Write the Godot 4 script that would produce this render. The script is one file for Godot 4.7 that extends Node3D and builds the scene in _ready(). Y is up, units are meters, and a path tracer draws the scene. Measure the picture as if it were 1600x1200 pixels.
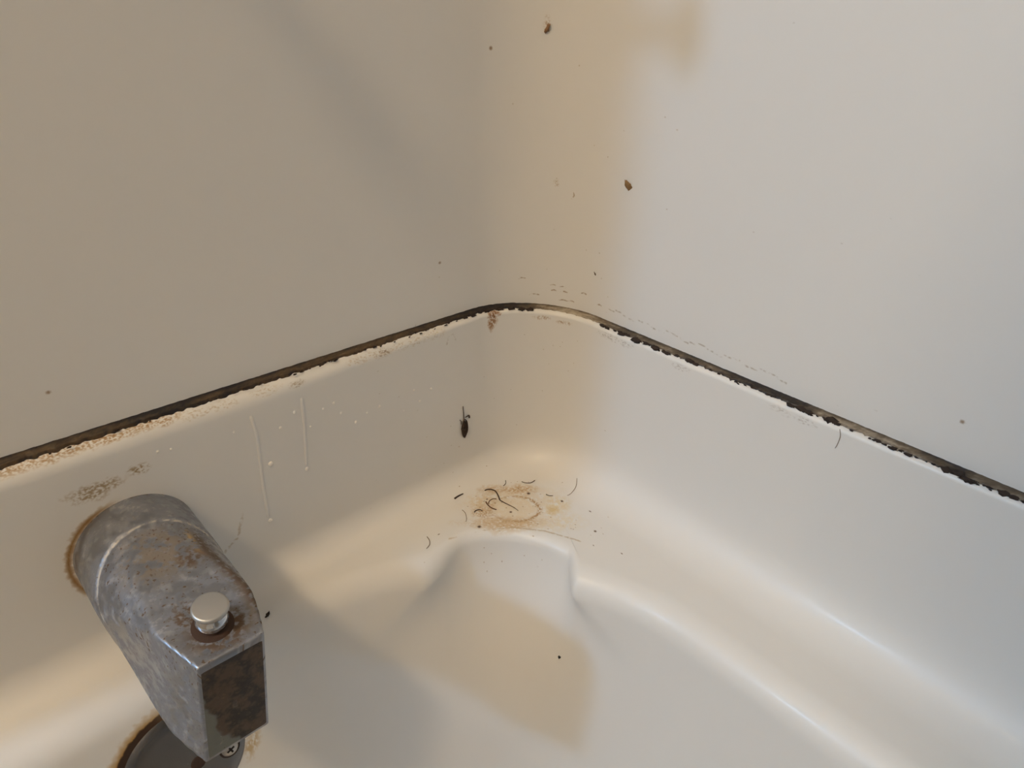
extends Node3D
# A stained corner of a bathtub under a one-piece shower surround.
# Corner of the tub deck = origin. x runs along the long wall, z along the plumbing wall, y up.

const WARM_POS := Vector3(0.45, 1.88, 1.40)
const COOL_POS := Vector3(-0.17, 1.50, 2.20)
const WARM_ENERGY := 1.15
const COOL_ENERGY := 1.66
const WARM_COL := Color(1.0, 0.885, 0.72)
const COOL_COL := Color(0.59, 0.795, 1.0)

const OUTER_R := 0.06
const RIM_R := 0.185
const WALL_BACK := 0.0055

var used := {}
var rng := RandomNumberGenerator.new()
var n1 := FastNoiseLite.new()
var n2 := FastNoiseLite.new()

func _ready():
	rng.seed = 7
	n1.seed = 3; n1.noise_type = FastNoiseLite.TYPE_SIMPLEX_SMOOTH; n1.frequency = 1.0; n1.fractal_octaves = 3
	n2.seed = 11; n2.noise_type = FastNoiseLite.TYPE_SIMPLEX_SMOOTH; n2.frequency = 1.0; n2.fractal_octaves = 2
	setup_camera()
	setup_light()
	build_room()
	build_surround()
	build_bathtub()
	build_caulk()
	build_spout()
	build_overflow()
	build_valve()
	build_shade_curtain()
	build_debris()

# ---------------------------------------------------------------- camera, light
func setup_camera():
	var cam := Camera3D.new()
	cam.name = "camera"
	cam.fov = 56.65
	cam.near = 0.01
	cam.transform = Transform3D(Basis(Vector3(0.67300, 0.02516, -0.73921), Vector3(-0.37043, 0.87652, -0.30741), Vector3(0.64020, 0.48072, 0.59922)).orthonormalized(), Vector3(0.3540, 0.3300, 0.3583))
	add_child(cam)
	cam.current = true

func setup_light():
	var we := WorldEnvironment.new()
	we.name = "environment"
	var e := Environment.new()
	e.background_mode = Environment.BG_COLOR
	e.background_color = Color(0, 0, 0)
	e.tonemap_mode = Environment.TONE_MAPPER_LINEAR
	e.tonemap_exposure = 1.0
	e.sdfgi_enabled = true
	e.ssao_enabled = true
	e.ssil_enabled = true
	we.environment = e
	add_child(we)
	ceiling_lamp()
	vanity_lamp()

func lamp_light(called: String, parent: Node3D, p: Vector3, col: Color, energy: float, size: float):
	var l := OmniLight3D.new()
	l.name = called
	l.light_color = col
	l.light_energy = energy
	l.light_size = size
	l.omni_range = 8.0
	l.omni_attenuation = 2.0
	l.shadow_enabled = true
	parent.add_child(l)
	l.position = p

func ceiling_lamp():
	var t := thing("ceiling_lamp", "warm glowing globe lamp hanging below the bathroom ceiling", "lamp", Vector3(WARM_POS.x, 2.0, WARM_POS.z))
	part("canopy", lathe([Vector2(0, 0), Vector2(0.06, 0), Vector2(0.058, -0.012), Vector2(0.02, -0.022), Vector2(0.016, -0.030), Vector2(0, -0.030)], 32), mat(Color(0.7, 0.7, 0.7), 0.3, 0.9), t)
	var m := mat(Color(1, 0.97, 0.9), 0.4)
	m.emission_enabled = true; m.emission = WARM_COL; m.emission_energy_multiplier = 1.5
	var g := SphereMesh.new(); g.radius = 0.095; g.height = 0.19
	var o := part("globe", g, m, t)
	o.position = Vector3(0, WARM_POS.y - 2.0, 0)
	lamp_light("lamp_light", t, Vector3(0, WARM_POS.y - 2.0, 0), WARM_COL, WARM_ENERGY, 0.095)

func vanity_lamp():
	var t := thing("vanity_lamp", "cool white globe lamp on the bathroom wall opposite the tub", "lamp", Vector3(COOL_POS.x, COOL_POS.y, 2.4))
	var a := part("back_plate", lathe([Vector2(0, 0), Vector2(0.055, 0), Vector2(0.052, 0.012), Vector2(0.015, 0.02), Vector2(0.012, 0.17), Vector2(0, 0.17)], 32), mat(Color(0.75, 0.75, 0.75), 0.2, 1.0), t)
	a.rotation = Vector3(-PI / 2, 0, 0)
	var m := mat(Color(0.95, 0.98, 1), 0.4)
	m.emission_enabled = true; m.emission = COOL_COL; m.emission_energy_multiplier = 1.5
	var g := SphereMesh.new(); g.radius = 0.065; g.height = 0.13
	var o := part("globe", g, m, t)
	o.position = Vector3(0, 0, COOL_POS.z - 2.4)
	lamp_light("lamp_light", t, Vector3(0, 0, COOL_POS.z - 2.4), COOL_COL, COOL_ENERGY, 0.065)

# ---------------------------------------------------------------- helpers
func numbered(n: String) -> String:
	if not used.has(n):
		used[n] = 0
		return n
	used[n] += 1
	return "%s_%03d" % [n, used[n]]

func thing(called: String, label: String, category: String, at := Vector3.ZERO, group := "") -> Node3D:
	var o := Node3D.new()
	o.name = numbered(called)
	add_child(o)
	o.position = at
	tag(o, label, category, group)
	return o

func tag(o: Node, label: String, category: String, group := ""):
	o.set_meta("label", label)
	o.set_meta("category", category)
	if group != "": o.set_meta("group", group)

func part(called: String, mesh: Mesh, m: Material, parent: Node) -> MeshInstance3D:
	var o := MeshInstance3D.new()
	o.name = called if parent != self else numbered(called)
	o.mesh = mesh
	o.material_override = m
	o.cast_shadow = GeometryInstance3D.SHADOW_CASTING_SETTING_ON
	parent.add_child(o, true)
	return o

func struct(called: String, mesh: Mesh, m: Material, label: String) -> MeshInstance3D:
	var o := part(called, mesh, m, self)
	o.set_meta("kind", "structure")
	o.set_meta("label", label)
	return o

func mat(c: Color, rough := 0.5, metal := 0.0) -> StandardMaterial3D:
	var m := StandardMaterial3D.new()
	m.albedo_color = c
	m.roughness = rough
	m.metallic = metal
	return m

func srgb(r: float, g: float, b: float) -> Color:
	return Color(r / 255.0, g / 255.0, b / 255.0)

# grid of points, rows of length w; normals from differences
func grid_mesh(P: PackedVector3Array, w: int, h: int, uv := PackedVector2Array(), cols := PackedColorArray(), closed := false, flip := false, level_from := -1, level_to := -1) -> ArrayMesh:
	var N := PackedVector3Array()
	N.resize(P.size())
	for j in h:
		for i in w:
			var ia := (i - 1 + w) % w if closed else maxi(i - 1, 0)
			var ib := (i + 1) % w if closed else mini(i + 1, w - 1)
			var ja := maxi(j - 1, 0)
			var jb := mini(j + 1, h - 1)
			var du := P[j * w + ib] - P[j * w + ia]
			var dv := P[jb * w + i] - P[ja * w + i]
			var n := du.cross(dv)
			if flip: n = -n
			if j >= level_from and j <= level_to: n = Vector3.UP      # rows known to lie level
			N[j * w + i] = n.normalized() if n.length() > 1e-14 else Vector3.UP
	var I := PackedInt32Array()
	var wi := w if closed else w - 1
	for j in h - 1:
		for i in wi:
			var a := j * w + i
			var b := j * w + (i + 1) % w
			var c := a + w
			var d := b + w
			if flip: I.append_array([a, b, c, b, d, c])
			else: I.append_array([a, c, b, b, c, d])
	var arr := []
	arr.resize(Mesh.ARRAY_MAX)
	arr[Mesh.ARRAY_VERTEX] = P
	arr[Mesh.ARRAY_NORMAL] = N
	if uv.size() > 0: arr[Mesh.ARRAY_TEX_UV] = uv
	if cols.size() > 0: arr[Mesh.ARRAY_COLOR] = cols
	arr[Mesh.ARRAY_INDEX] = I
	var m := ArrayMesh.new()
	m.add_surface_from_arrays(Mesh.PRIMITIVE_TRIANGLES, arr)
	return m

# profile of (radius, y) spun about y
func lathe(prof: Array, seg := 48) -> ArrayMesh:
	var P := PackedVector3Array()
	for q in prof:
		for k in seg:
			var a := TAU * k / seg
			P.append(Vector3(q.x * cos(a), q.y, q.x * sin(a)))
	return grid_mesh(P, seg, prof.size(), PackedVector2Array(), PackedColorArray(), true, false)

func box_mesh(size: Vector3) -> BoxMesh:
	var b := BoxMesh.new()
	b.size = size
	return b

func tube(pts: Array, r0: float, r1: float, seg := 6) -> ArrayMesh:
	var c := Curve3D.new()
	for k in pts.size():
		var tan := Vector3.ZERO
		if k > 0 and k < pts.size() - 1: tan = (pts[k + 1] - pts[k - 1]) / 6.0
		c.add_point(pts[k], -tan, tan)
	var n := pts.size() * 6
	var P := PackedVector3Array()
	var up := Vector3(0.3, 0.9, 0.31).normalized()
	for k in n + 1:
		var t := float(k) / n
		var p := c.sample_baked(t * c.get_baked_length(), true)
		var q := c.sample_baked(minf(t + 0.02, 1.0) * c.get_baked_length(), true)
		var o := c.sample_baked(maxf(t - 0.02, 0.0) * c.get_baked_length(), true)
		var d := (q - o).normalized()
		var s := d.cross(up).normalized()
		var b := s.cross(d)
		var r := lerpf(r0, r1, t) * (0.25 if k == 0 or k == n else 1.0)
		for i in seg:
			var a := TAU * i / seg
			P.append(p + (s * cos(a) + b * sin(a)) * r)
	return grid_mesh(P, seg, n + 1, PackedVector2Array(), PackedColorArray(), true, true)

# irregular lump
func lump(size: Vector3, seed_v: float, rough := 0.45) -> ArrayMesh:
	var P := PackedVector3Array()
	var w := 12
	var h := 8
	for j in h:
		var th := PI * j / (h - 1)
		for i in w:
			var a := TAU * i / w
			var d := Vector3(sin(th) * cos(a), cos(th), sin(th) * sin(a))
			var k := 1.0 + rough * n1.get_noise_3d(d.x * 1.6 + seed_v, d.y * 1.6, d.z * 1.6 - seed_v) * 2.0
			P.append(d * size * k)
	return grid_mesh(P, w, h, PackedVector2Array(), PackedColorArray(), true)

# ---------------------------------------------------------------- painting of stains on a gridded surface
# S = {img, P, w (row length), vw (columns that the picture covers), h}
func world_at(S: Dictionary, fx: float, fy: float) -> Vector3:
	var P: PackedVector3Array = S.P
	var w: int = S.w
	var i := clampi(int(fx), 0, S.vw - 2)
	var j := clampi(int(fy), 0, S.h - 2)
	var u := fx - i
	var v := fy - j
	var a := P[j * w + i].lerp(P[j * w + i + 1], u)
	var b := P[(j + 1) * w + i].lerp(P[(j + 1) * w + i + 1], u)
	return a.lerp(b, v)

func wall_point(p: Vector3) -> Vector3:
	if p.x > OUTER_R: return Vector3(p.x, p.y, -WALL_BACK)
	if p.z > OUTER_R: return Vector3(-WALL_BACK, p.y, p.z)
	var d := Vector3(p.x - OUTER_R, 0, p.z - OUTER_R).normalized() * (OUTER_R + WALL_BACK)
	return Vector3(OUTER_R + d.x, p.y, OUTER_R + d.z)

# share of the picture's width given to each stretch of columns: [[columns, share], ...]
func spread_columns(S: Dictionary, parts: Array):
	var cu := PackedFloat32Array()
	var u := 0.0
	for q in parts:
		for k in q[0]: cu.append(u + q[1] * k / q[0])
		u += q[1]
	S.vw = cu.size()
	for k in S.vw: cu[k] /= cu[S.vw - 1]
	S.cu = cu
	var tw: int = S.img.get_width()
	var lut := PackedFloat32Array()
	lut.resize(tw)
	var i := 0
	for x in tw:
		var t := float(x) / (tw - 1)
		while i < S.vw - 2 and cu[i + 1] < t: i += 1
		lut[x] = i + clampf((t - cu[i]) / (cu[i + 1] - cu[i]), 0, 1)
	S.lut = lut

func window(S: Dictionary, c: Vector3, r: float) -> Rect2i:
	var P: PackedVector3Array = S.P
	var i0 := 99999; var i1 := -1; var j0 := 99999; var j1 := -1
	var best := 1e9; var bi := 0; var bj := 0
	for j in S.h:
		for i in S.vw:
			var d: float = P[j * S.w + i].distance_squared_to(c)
			if d < best:
				best = d; bi = i; bj = j
			if d < r * r:
				i0 = mini(i0, i); i1 = maxi(i1, i); j0 = mini(j0, j); j1 = maxi(j1, j)
	i0 = mini(i0, bi) - 1; i1 = maxi(i1, bi) + 1; j0 = mini(j0, bj) - 1; j1 = maxi(j1, bj) + 1
	var tw: int = S.img.get_width()
	var th: int = S.img.get_height()
	var sy: float = float(th - 1) / (S.h - 1)
	var cu: PackedFloat32Array = S.cu
	var a := Vector2i(clampi(int(cu[clampi(i0, 0, S.vw - 1)] * (tw - 1)), 0, tw - 1), clampi(int(j0 * sy), 0, th - 1))
	var b := Vector2i(clampi(int(cu[clampi(i1, 0, S.vw - 1)] * (tw - 1)) + 1, 0, tw - 1), clampi(int(j1 * sy) + 1, 0, th - 1))
	return Rect2i(a, b - a)

func paint(S: Dictionary, c: Vector3, r: float, col: Color, f: Callable):
	var img: Image = S.img
	var R := window(S, c, r)
	var lut: PackedFloat32Array = S.lut
	var sy: float = float(S.h - 1) / (img.get_height() - 1)
	for y in range(R.position.y, R.end.y + 1):
		for x in range(R.position.x, R.end.x + 1):
			var p := world_at(S, lut[x], y * sy)
			var a: float = f.call(p)
			if a > 0.004:
				img.set_pixel(x, y, img.get_pixel(x, y).lerp(col, minf(a, 1.0)))

# patchy stain: centre, two half axes, colour, strength, grain size (m), how much of it the grain keeps
func smear(S: Dictionary, c: Vector3, a: Vector3, b: Vector3, col: Color, k: float, grain: float, keep: float, edge := 1.5):
	if S.has("wall"): c = wall_point(c)
	var la := a.length_squared()
	var lb := b.length_squared()
	paint(S, c, maxf(a.length(), b.length()) * 1.15, col, func(p: Vector3) -> float:
		var d := p - c
		var q := sqrt(pow(d.dot(a) / la, 2) + pow(d.dot(b) / lb, 2))
		q += 0.35 * n1.get_noise_3dv(p / maxf(a.length(), b.length()) * 1.3)
		if q > 1.0: return 0.0
		var g := n1.get_noise_3dv(p / grain) * 0.5 + 0.5 + 0.3 * n2.get_noise_3dv(p / (grain * 0.3))
		return k * clampf((1.0 - q) * edge, 0, 1) * smoothstep(1.0 - keep - 0.12, 1.0 - keep + 0.12, g))

func stroke(S: Dictionary, pts0: Array, width: float, col: Color, k: float, breaks := 0.0):
	var pts := []
	for q in pts0: pts.append(wall_point(q) if S.has("wall") else q)
	var mid := Vector3.ZERO
	for q in pts: mid += q
	mid /= pts.size()
	var r := 0.0
	for q in pts: r = maxf(r, mid.distance_to(q))
	paint(S, mid, r + width * 2.0 + 0.002, col, func(p: Vector3) -> float:
		var best := 1.0
		for i in pts.size() - 1:
			var e := Geometry3D.get_closest_point_to_segment(p, pts[i], pts[i + 1])
			best = minf(best, e.distance_to(p))
		var wv := width * (0.7 + 0.6 * n1.get_noise_3dv(p / 0.004))
		var al := clampf(1.3 - best / wv, 0, 1)
		if breaks > 0.0: al *= smoothstep(breaks - 0.15, breaks + 0.15, n2.get_noise_3dv(p / 0.003) * 0.5 + 0.5)
		return k * al)

func specks(S: Dictionary, c: Vector3, spread: float, n: int, col: Color, r0: float, r1: float, k: float):
	var V := []
	for i in n:
		V.append([c + Vector3(rng.randfn(), rng.randfn(), rng.randfn()) * spread, rng.randf_range(r0, r1)])
	for v in V:
		# drop the point onto the surface
		var best := 1e9
		var at := Vector3.ZERO
		for j in range(0, S.h):
			for i in range(0, S.vw, 2):
				var q: Vector3 = S.P[j * S.w + i]
				var d := q.distance_squared_to(v[0])
				if d < best:
					best = d; at = q
		var cc := at
		var rr: float = v[1]
		paint(S, cc, rr, col, func(p: Vector3) -> float: return k * clampf(1.5 - p.distance_to(cc) / rr * 1.2, 0, 1))

# ---------------------------------------------------------------- path of the tub's outer edge
# s = 0 at the corner's start on the plumbing wall side; negative s runs up the plumbing wall
func outer(s: float) -> Array:   # position (y = 0), normal into the tub, share of the corner passed
	var arc := OUTER_R * PI / 2
	if s < 0: return [Vector3(0, 0, OUTER_R - s), Vector3(1, 0, 0), 0.0]
	if s < arc:
		var a := s / OUTER_R
		var n := Vector3(cos(a), 0, sin(a))
		return [Vector3(OUTER_R, 0, OUTER_R) - n * OUTER_R, n, s / arc]
	return [Vector3(OUTER_R + s - arc, 0, 0), Vector3(0, 0, 1), 1.0]

func lip_height(t: float) -> float:
	return lerpf(0.1315, 0.1270, t)

func tub_columns() -> Array:
	# each: [outer point, outer normal, rim point, rim normal, lip height, flange share, notch setback]
	var C := []
	var rx0 := 0.027; var rx1 := 1.42; var rz0 := 0.054; var rz1 := 0.565
	var fr := 0.12      # rim radius of the front corners
	var fo := 0.02
	var nl := 150
	for k in nl:
		var t := float(k) / nl
		var oz := lerpf(0.62 - fo, OUTER_R, t)
		var rz := lerpf(rz1 - fr, rz0 + RIM_R, t)
		C.append([Vector3(0, 0, oz), Vector3(1, 0, 0), Vector3(rx0, 0, rz), Vector3(1, 0, 0), lip_height(0), 1.0, 0.0])
	var na := 240
	for k in na:
		var t := float(k) / na
		var a := t * PI / 2
		var n := Vector3(cos(a), 0, sin(a))
		var lo := smoothstep(0.310, 0.415, t)
		var hi := 1.0 - smoothstep(0.650, 0.692, t)
		var nt := lo * hi * (0.0140 + 0.0090 * sin(PI * clampf((t - 0.36) / 0.31, 0, 1)))
		C.append([Vector3(OUTER_R, 0, OUTER_R) - n * OUTER_R, n, Vector3(rx0 + RIM_R, 0, rz0 + RIM_R) - n * RIM_R, n, lip_height(t), 1.0, nt, t])
	var nr := 190
	for k in nr + 1:
		var t := float(k) / nr
		C.append([Vector3(lerpf(OUTER_R, 0.8, t), 0, 0), Vector3(0, 0, 1), Vector3(lerpf(rx0 + RIM_R, 0.8, t), 0, rz0), Vector3(0, 0, 1), lip_height(1), 1.0, 0.0])
	# the part of the ring behind the camera, coarser
	for k in range(1, 20):
		var t := float(k) / 20
		C.append([Vector3(lerpf(0.8, 1.44, t), 0, 0), Vector3(0, 0, 1), Vector3(lerpf(0.8, rx1 - 0.18, t), 0, rz0), Vector3(0, 0, 1), lip_height(1), 1.0, 0.0])
	for k in 16:
		var a := PI / 2 * k / 16
		var n := Vector3(-sin(a), 0, cos(a))
		C.append([Vector3(1.44, 0, 0.06) - n * 0.06, n, Vector3(rx1 - 0.18, 0, rz0 + 0.18) - n * 0.18, n, lip_height(1), 1.0, 0.0])
	for k in 12:
		var t := float(k) / 12
		C.append([Vector3(1.5, 0, lerpf(0.06, 0.60, t)), Vector3(-1, 0, 0), Vector3(rx1, 0, lerpf(rz0 + 0.18, rz1 - fr, t)), Vector3(-1, 0, 0), lip_height(1), 1.0, 0.0])
	for k in 12:
		var a := PI / 2 * k / 12
		var n := Vector3(-cos(a), 0, -sin(a))
		C.append([Vector3(1.48, 0, 0.60) - n * fo, n, Vector3(rx1 - fr, 0, rz1 - fr) - n * fr, n, lip_height(1), 1.0 - k / 12.0, 0.0])
	for k in 40:
		var t := float(k) / 40
		C.append([Vector3(lerpf(1.48, 0.02, t), 0, 0.62), Vector3(0, 0, -1), Vector3(lerpf(rx1 - fr, rx0 + fr, t), 0, rz1), Vector3(0, 0, -1), 0.1, 0.0, 0.0])
	for k in 12:
		var a := PI / 2 * k / 12
		var n := Vector3(sin(a), 0, -cos(a))
		C.append([Vector3(0.02, 0, 0.60) - n * fo, n, Vector3(rx0 + fr, 0, rz1 - fr) - n * fr, n, lip_height(0), k / 12.0, 0.0])
	return C

const TUB_VIS := 581   # columns 150 + 240 + 191
var tub := {}

func build_bathtub():
	var C := tub_columns()
	var w := C.size()
	var rim0 := 0.019
	var depth := -0.30
	var rows := []
	# rows as callables of a column would be slow: build row by row
	var P := PackedVector3Array()
	var lips := 9; var fl := 26; var fi := 12; var dk := 26; var ri := 12; var wl := 26; var bt := 12; var fo := 5
	# lip, flange, fillet
	var prof := []       # [kind, t]
	prof.append([0, -1.0])
	for k in lips: prof.append([0, float(k) / (lips - 1)])
	for k in range(1, fl): prof.append([1, float(k) / fl])
	for k in fi + 1: prof.append([2, float(k) / fi])
	for k in range(1, dk): prof.append([3, float(k) / dk])
	for k in ri + 1: prof.append([4, float(k) / ri])
	for k in range(1, wl): prof.append([5, float(k) / wl])
	for k in bt + 1: prof.append([6, float(k) / bt])
	for k in range(1, fo + 1): prof.append([7, float(k) / fo])
	var bot := 0.07
	for q in prof:
		var t: float = q[1]
		for c in C:
			var O: Vector3 = c[0]; var n: Vector3 = c[1]; var I: Vector3 = c[2]; var m: Vector3 = c[3]
			var H: float = c[4]; var K: float = c[5]; var nt: float = c[6]
			var p: Vector3
			var lr := lerpf(0.0032, 0.010, clampf((O.z - 0.06) / 0.16, 0, 1))
			var le := lerpf(0.0010, 0.0035, clampf((O.z - 0.06) / 0.16, 0, 1))
			var fillet := lerpf(0.018, 0.030, n.z * n.z)
			var dr := 0.0022
			var draft := 0.06 + 0.189 * m.x * m.x      # the long sides stand steeper than the ends
			var ang := PI / 2 - atan(draft)
			var rim := lerpf(rim0, 0.009, clampf(nt / 0.02, 0, 1))
			var deck_a := O + n * (dr + fillet)
			var J := I - m * nt
			var deck_b := J + Vector3(0, -0.0, 0)
			var y0 := -0.0 - rim * (1.0 - cos(ang))
			var o0 := rim * sin(ang)
			var y0b := -rim0 * (1.0 - cos(ang))
			var o0b := rim0 * sin(ang)
			var y1 := depth + bot * (1.0 - sin(atan(draft)))
			match q[0]:
				0:
					if t < 0: p = O + n * (-0.009) + Vector3(0, H, 0)
					else:
						var a := t * PI / 2
						p = O + n * (-lr + lr * sin(a) + le) + Vector3(0, H - lr + lr * cos(a), 0)
				1:
					p = O + n * lerpf(le, dr, t) + Vector3(0, lerpf(H - lr, fillet, t), 0)
				2:
					var a := t * PI / 2
					p = O + n * (dr + fillet * (1.0 - cos(a))) + Vector3(0, fillet * (1.0 - sin(a)), 0)
				3:
					p = deck_a.lerp(deck_b, t)
				4:
					var a := t * ang
					p = J + m * (rim * sin(a)) + Vector3(0, -0.0 - rim * (1.0 - cos(a)), 0)
				5:
					var y := lerpf(y0, y1, pow(t, 1.3))
					var full := o0b + (y0b - y) * draft
					var f := clampf((y0 - y) / 0.13, 0, 1)
					var ct: float = c[7] if c.size() > 7 else -1.0
					if ct >= 0.0:
						# the recess widens and runs out as it goes down
						var wd := clampf((y0 - y) / 0.035, 0, 1)
						var amp := smoothstep(0.310 - 0.20 * wd, 0.415 + 0.07 * wd, ct) * (1.0 - smoothstep(0.650 - 0.08 * wd, 0.692 + 0.20 * wd, ct)) * (0.0140 + 0.0090 * sin(PI * clampf((ct - 0.36) / 0.31, 0, 1)))
						p = I + m * (lerpf(o0 + (y0 - y) * draft, full, smoothstep(0.0, 0.6, f)) - amp * (1.0 - smoothstep(0.0, 1.0, f))) + Vector3(0, y, 0)
					else:
						p = I + m * full + Vector3(0, y, 0)
				6, 7:
					var o1 := o0b + (y0b - y1) * draft
					var a0 := atan(draft)
					var tt := t if q[0] == 6 else 1.0
					var a := lerpf(a0, PI / 2, tt)
					p = I + m * (o1 + bot * (cos(a0) - cos(a))) + Vector3(0, depth + bot * (1.0 - sin(a)), 0)
					if q[0] == 7:
						var ctr := Vector3(clampf(p.x, 0.35, 1.1), depth, 0.3125)
						p = p.lerp(ctr, t)
			if K < 1.0 and q[0] <= 2:
				# front side: no flange, an apron down to the bathroom floor instead
				var f := float(prof.find(q)) / (1 + lips + fl - 1 + fi)
				var ap := O + Vector3(0, -0.42 * (1.0 - f), 0)
				if q[0] == 2: ap = O + n * (0.02 * (1 - cos(t * PI / 2))) + Vector3(0, -0.02 * (1 - sin(t * PI / 2)), 0)
				elif f < 0.9: ap.y = lerpf(-0.42, -0.02, f / 0.75) if f < 0.75 else -0.02
				p = ap.lerp(p, K)
			P.append(p)
	var h := prof.size()
	tub = {"P": P, "w": w, "h": h, "vw": TUB_VIS}
	var img := Image.create(2048, 1024, false, Image.FORMAT_RGB8)
	img.fill(ACRYLIC)
	tub.img = img
	spread_columns(tub, [[150, 0.36], [240, 0.26], [191, 0.38]])
	paint_tub()
	var UV := PackedVector2Array()
	for j in h:
		for i in w:
			if i < TUB_VIS: UV.append(Vector2(0.5 / 2048 + tub.cu[i] * 2047.0 / 2048, 0.5 / 1024 + float(j) / (h - 1) * 1023.0 / 1024))
			else: UV.append(Vector2(0.9995, 0.9995))
	var m := acrylic(ImageTexture.create_from_image(img))
	var o := part("bathtub", grid_mesh(P, w, h, UV, PackedColorArray(), true, true, 1 + lips + fl - 1 + fi + 1, 1 + lips + fl - 1 + fi + dk), m, self)
	tag(o, "cream acrylic bathtub with stained corner deck below the shower walls", "bathtub")

const ACRYLIC := Color(0.886, 0.873, 0.850)

func acrylic(tex: Texture2D) -> StandardMaterial3D:
	var m := StandardMaterial3D.new()
	m.albedo_texture = tex
	m.roughness = 0.42
	m.metallic_specular = 0.42
	m.clearcoat_enabled = true
	m.clearcoat = 0.06
	m.clearcoat_roughness = 0.16
	m.texture_repeat = false
	return m

func paint_tub():
	var S := tub
	var tan_c := srgb(203, 172, 128)
	var brown := srgb(150, 104, 58)
	var dark := srgb(70, 48, 30)
	var X := Vector3(0.65, 0, -0.76)      # along the deck stain, to the right
	var Z := Vector3(0.76, 0, 0.65)       # towards the bowl
	# --- corner deck stain
	smear(S, Vector3(0.056, 0, 0.0695), X * 0.044, Z * 0.030, srgb(216, 196, 162), 0.5, 0.006, 0.58)
	smear(S, Vector3(0.0678, 0, 0.0845), X * 0.030, Z * 0.010, srgb(196, 162, 116), 0.62, 0.003, 0.62, 2.0)
	smear(S, Vector3(0.0620, 0, 0.0900), X * 0.040, Z * 0.007, tan_c, 0.5, 0.002, 0.5)
	smear(S, Vector3(0.0415, 0, 0.0540), X * 0.015, Z * 0.008, srgb(186, 148, 100), 0.75, 0.0025, 0.58)
	smear(S, Vector3(0.0283, 0, 0.0702), X * 0.012, Z * 0.007, srgb(186, 148, 100), 0.6, 0.0025, 0.55)
	smear(S, Vector3(0.0430, 0, 0.0930), X * 0.010, Z * 0.009, srgb(170, 128, 80), 0.7, 0.0018, 0.5)
	smear(S, Vector3(0.0749, 0, 0.0532), X * 0.006, Z * 0.006, srgb(205, 172, 105), 0.6, 0.003, 0.75)
	smear(S, Vector3(0.0720, 0, 0.0460), X * 0.014, Z * 0.012, srgb(218, 196, 150), 0.5, 0.004, 0.55)
	smear(S, Vector3(0.0880, 0, 0.0600), X * 0.022, Z * 0.012, srgb(222, 206, 172), 0.5, 0.005, 0.55)
	smear(S, Vector3(0.0360, 0, 0.0860), X * 0.014, Z * 0.016, srgb(210, 182, 138), 0.5, 0.004, 0.55)
	# ring left by a bottle
	var rc := Vector3(0.0562, 0, 0.0728)
	paint(S, rc, 0.024, srgb(160, 116, 66), func(p: Vector3) -> float:
		var d := p - rc
		var q := Vector2(d.dot(X) / 0.0178, d.dot(Z) / 0.0143)
		var r := q.length()
		var side := 0.35 + 0.65 * clampf(q.x * 0.9 + 0.25 * absf(q.y), 0, 1)
		var g := smoothstep(0.35, 0.62, n1.get_noise_3dv(p / 0.0022) * 0.5 + 0.5)
		return 0.95 * side * g * clampf(1.0 - absf(r - 1.0 - 0.06 * n2.get_noise_3dv(p / 0.01)) / 0.13, 0, 1))
	paint(S, rc, 0.02, srgb(226, 212, 186), func(p: Vector3) -> float:
		var d := p - rc
		return 0.55 * clampf((0.9 - Vector2(d.dot(X) / 0.0178, d.dot(Z) / 0.0143).length()) * 5.0, 0, 1))
	for q in [[Vector3(0.0568, 0, 0.0777), 0.0008], [Vector3(0.0493, 0, 0.0528), 0.0011], [Vector3(0.0722, 0, 0.0403), 0.0009], [Vector3(0.0544, 0, 0.1055), 0.0011], [Vector3(0.0343, 0, 0.0811), 0.0006], [Vector3(0.0345, 0, 0.0844), 0.0005], [Vector3(0.0939, 0, 0.0332), 0.0006], [Vector3(0.1111, 0, 0.0468), 0.0008], [Vector3(0.1203, 0, 0.0584), 0.0006], [Vector3(0.1381, 0, 0.0504), 0.0006], [Vector3(0.1327, 0, 0.0791), 0.0006], [Vector3(0.0425, 0, 0.1319), 0.0006]]:
		var cc: Vector3 = q[0]; var r: float = q[1]
		paint(S, cc, r * 1.5, dark, func(p: Vector3) -> float: return 0.9 * clampf(1.5 - p.distance_to(cc) / r, 0, 1))
	specks(S, Vector3(0.055, 0, 0.075), 0.018, 60, srgb(130, 94, 58), 0.0003, 0.0005, 0.7)
	specks(S, Vector3(0.095, 0, 0.050), 0.012, 14, srgb(150, 122, 90), 0.0003, 0.0005, 0.6)
	# line of grime along the crisp edge of the notch
	stroke(S, [Vector3(0.0505, 0, 0.129), Vector3(0.0585, 0, 0.106), Vector3(0.0700, 0, 0.0880), Vector3(0.0880, 0, 0.0735), Vector3(0.1110, 0, 0.0625)], 0.0010, srgb(176, 152, 118), 0.6, 0.35)
	# --- plumbing side flange
	for q in [[Vector3(0.002, 0.1050, 0.3185), 0.012, 0.006, 0.6], [Vector3(0.002, 0.1066, 0.3080), 0.009, 0.004, 0.55], [Vector3(0.002, 0.1085, 0.2935), 0.006, 0.0035, 0.85]]:
		smear(S, q[0], Vector3(0, 0.15, 1) * q[1], Vector3(0, 1, -0.15) * q[2], srgb(128, 96, 52), q[3], 0.0022, 0.48)
	# rust along the lip below the seam, left end
	for z in [0.38, 0.36, 0.345, 0.33, 0.318, 0.306, 0.296, 0.285, 0.275]:
		smear(S, Vector3(-0.0005, 0.1302, z), Vector3(0, 0, 0.011), Vector3(0.0032, -0.0030, 0), srgb(150, 108, 60), 0.65, 0.0016, 0.48, 1.6)
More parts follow.
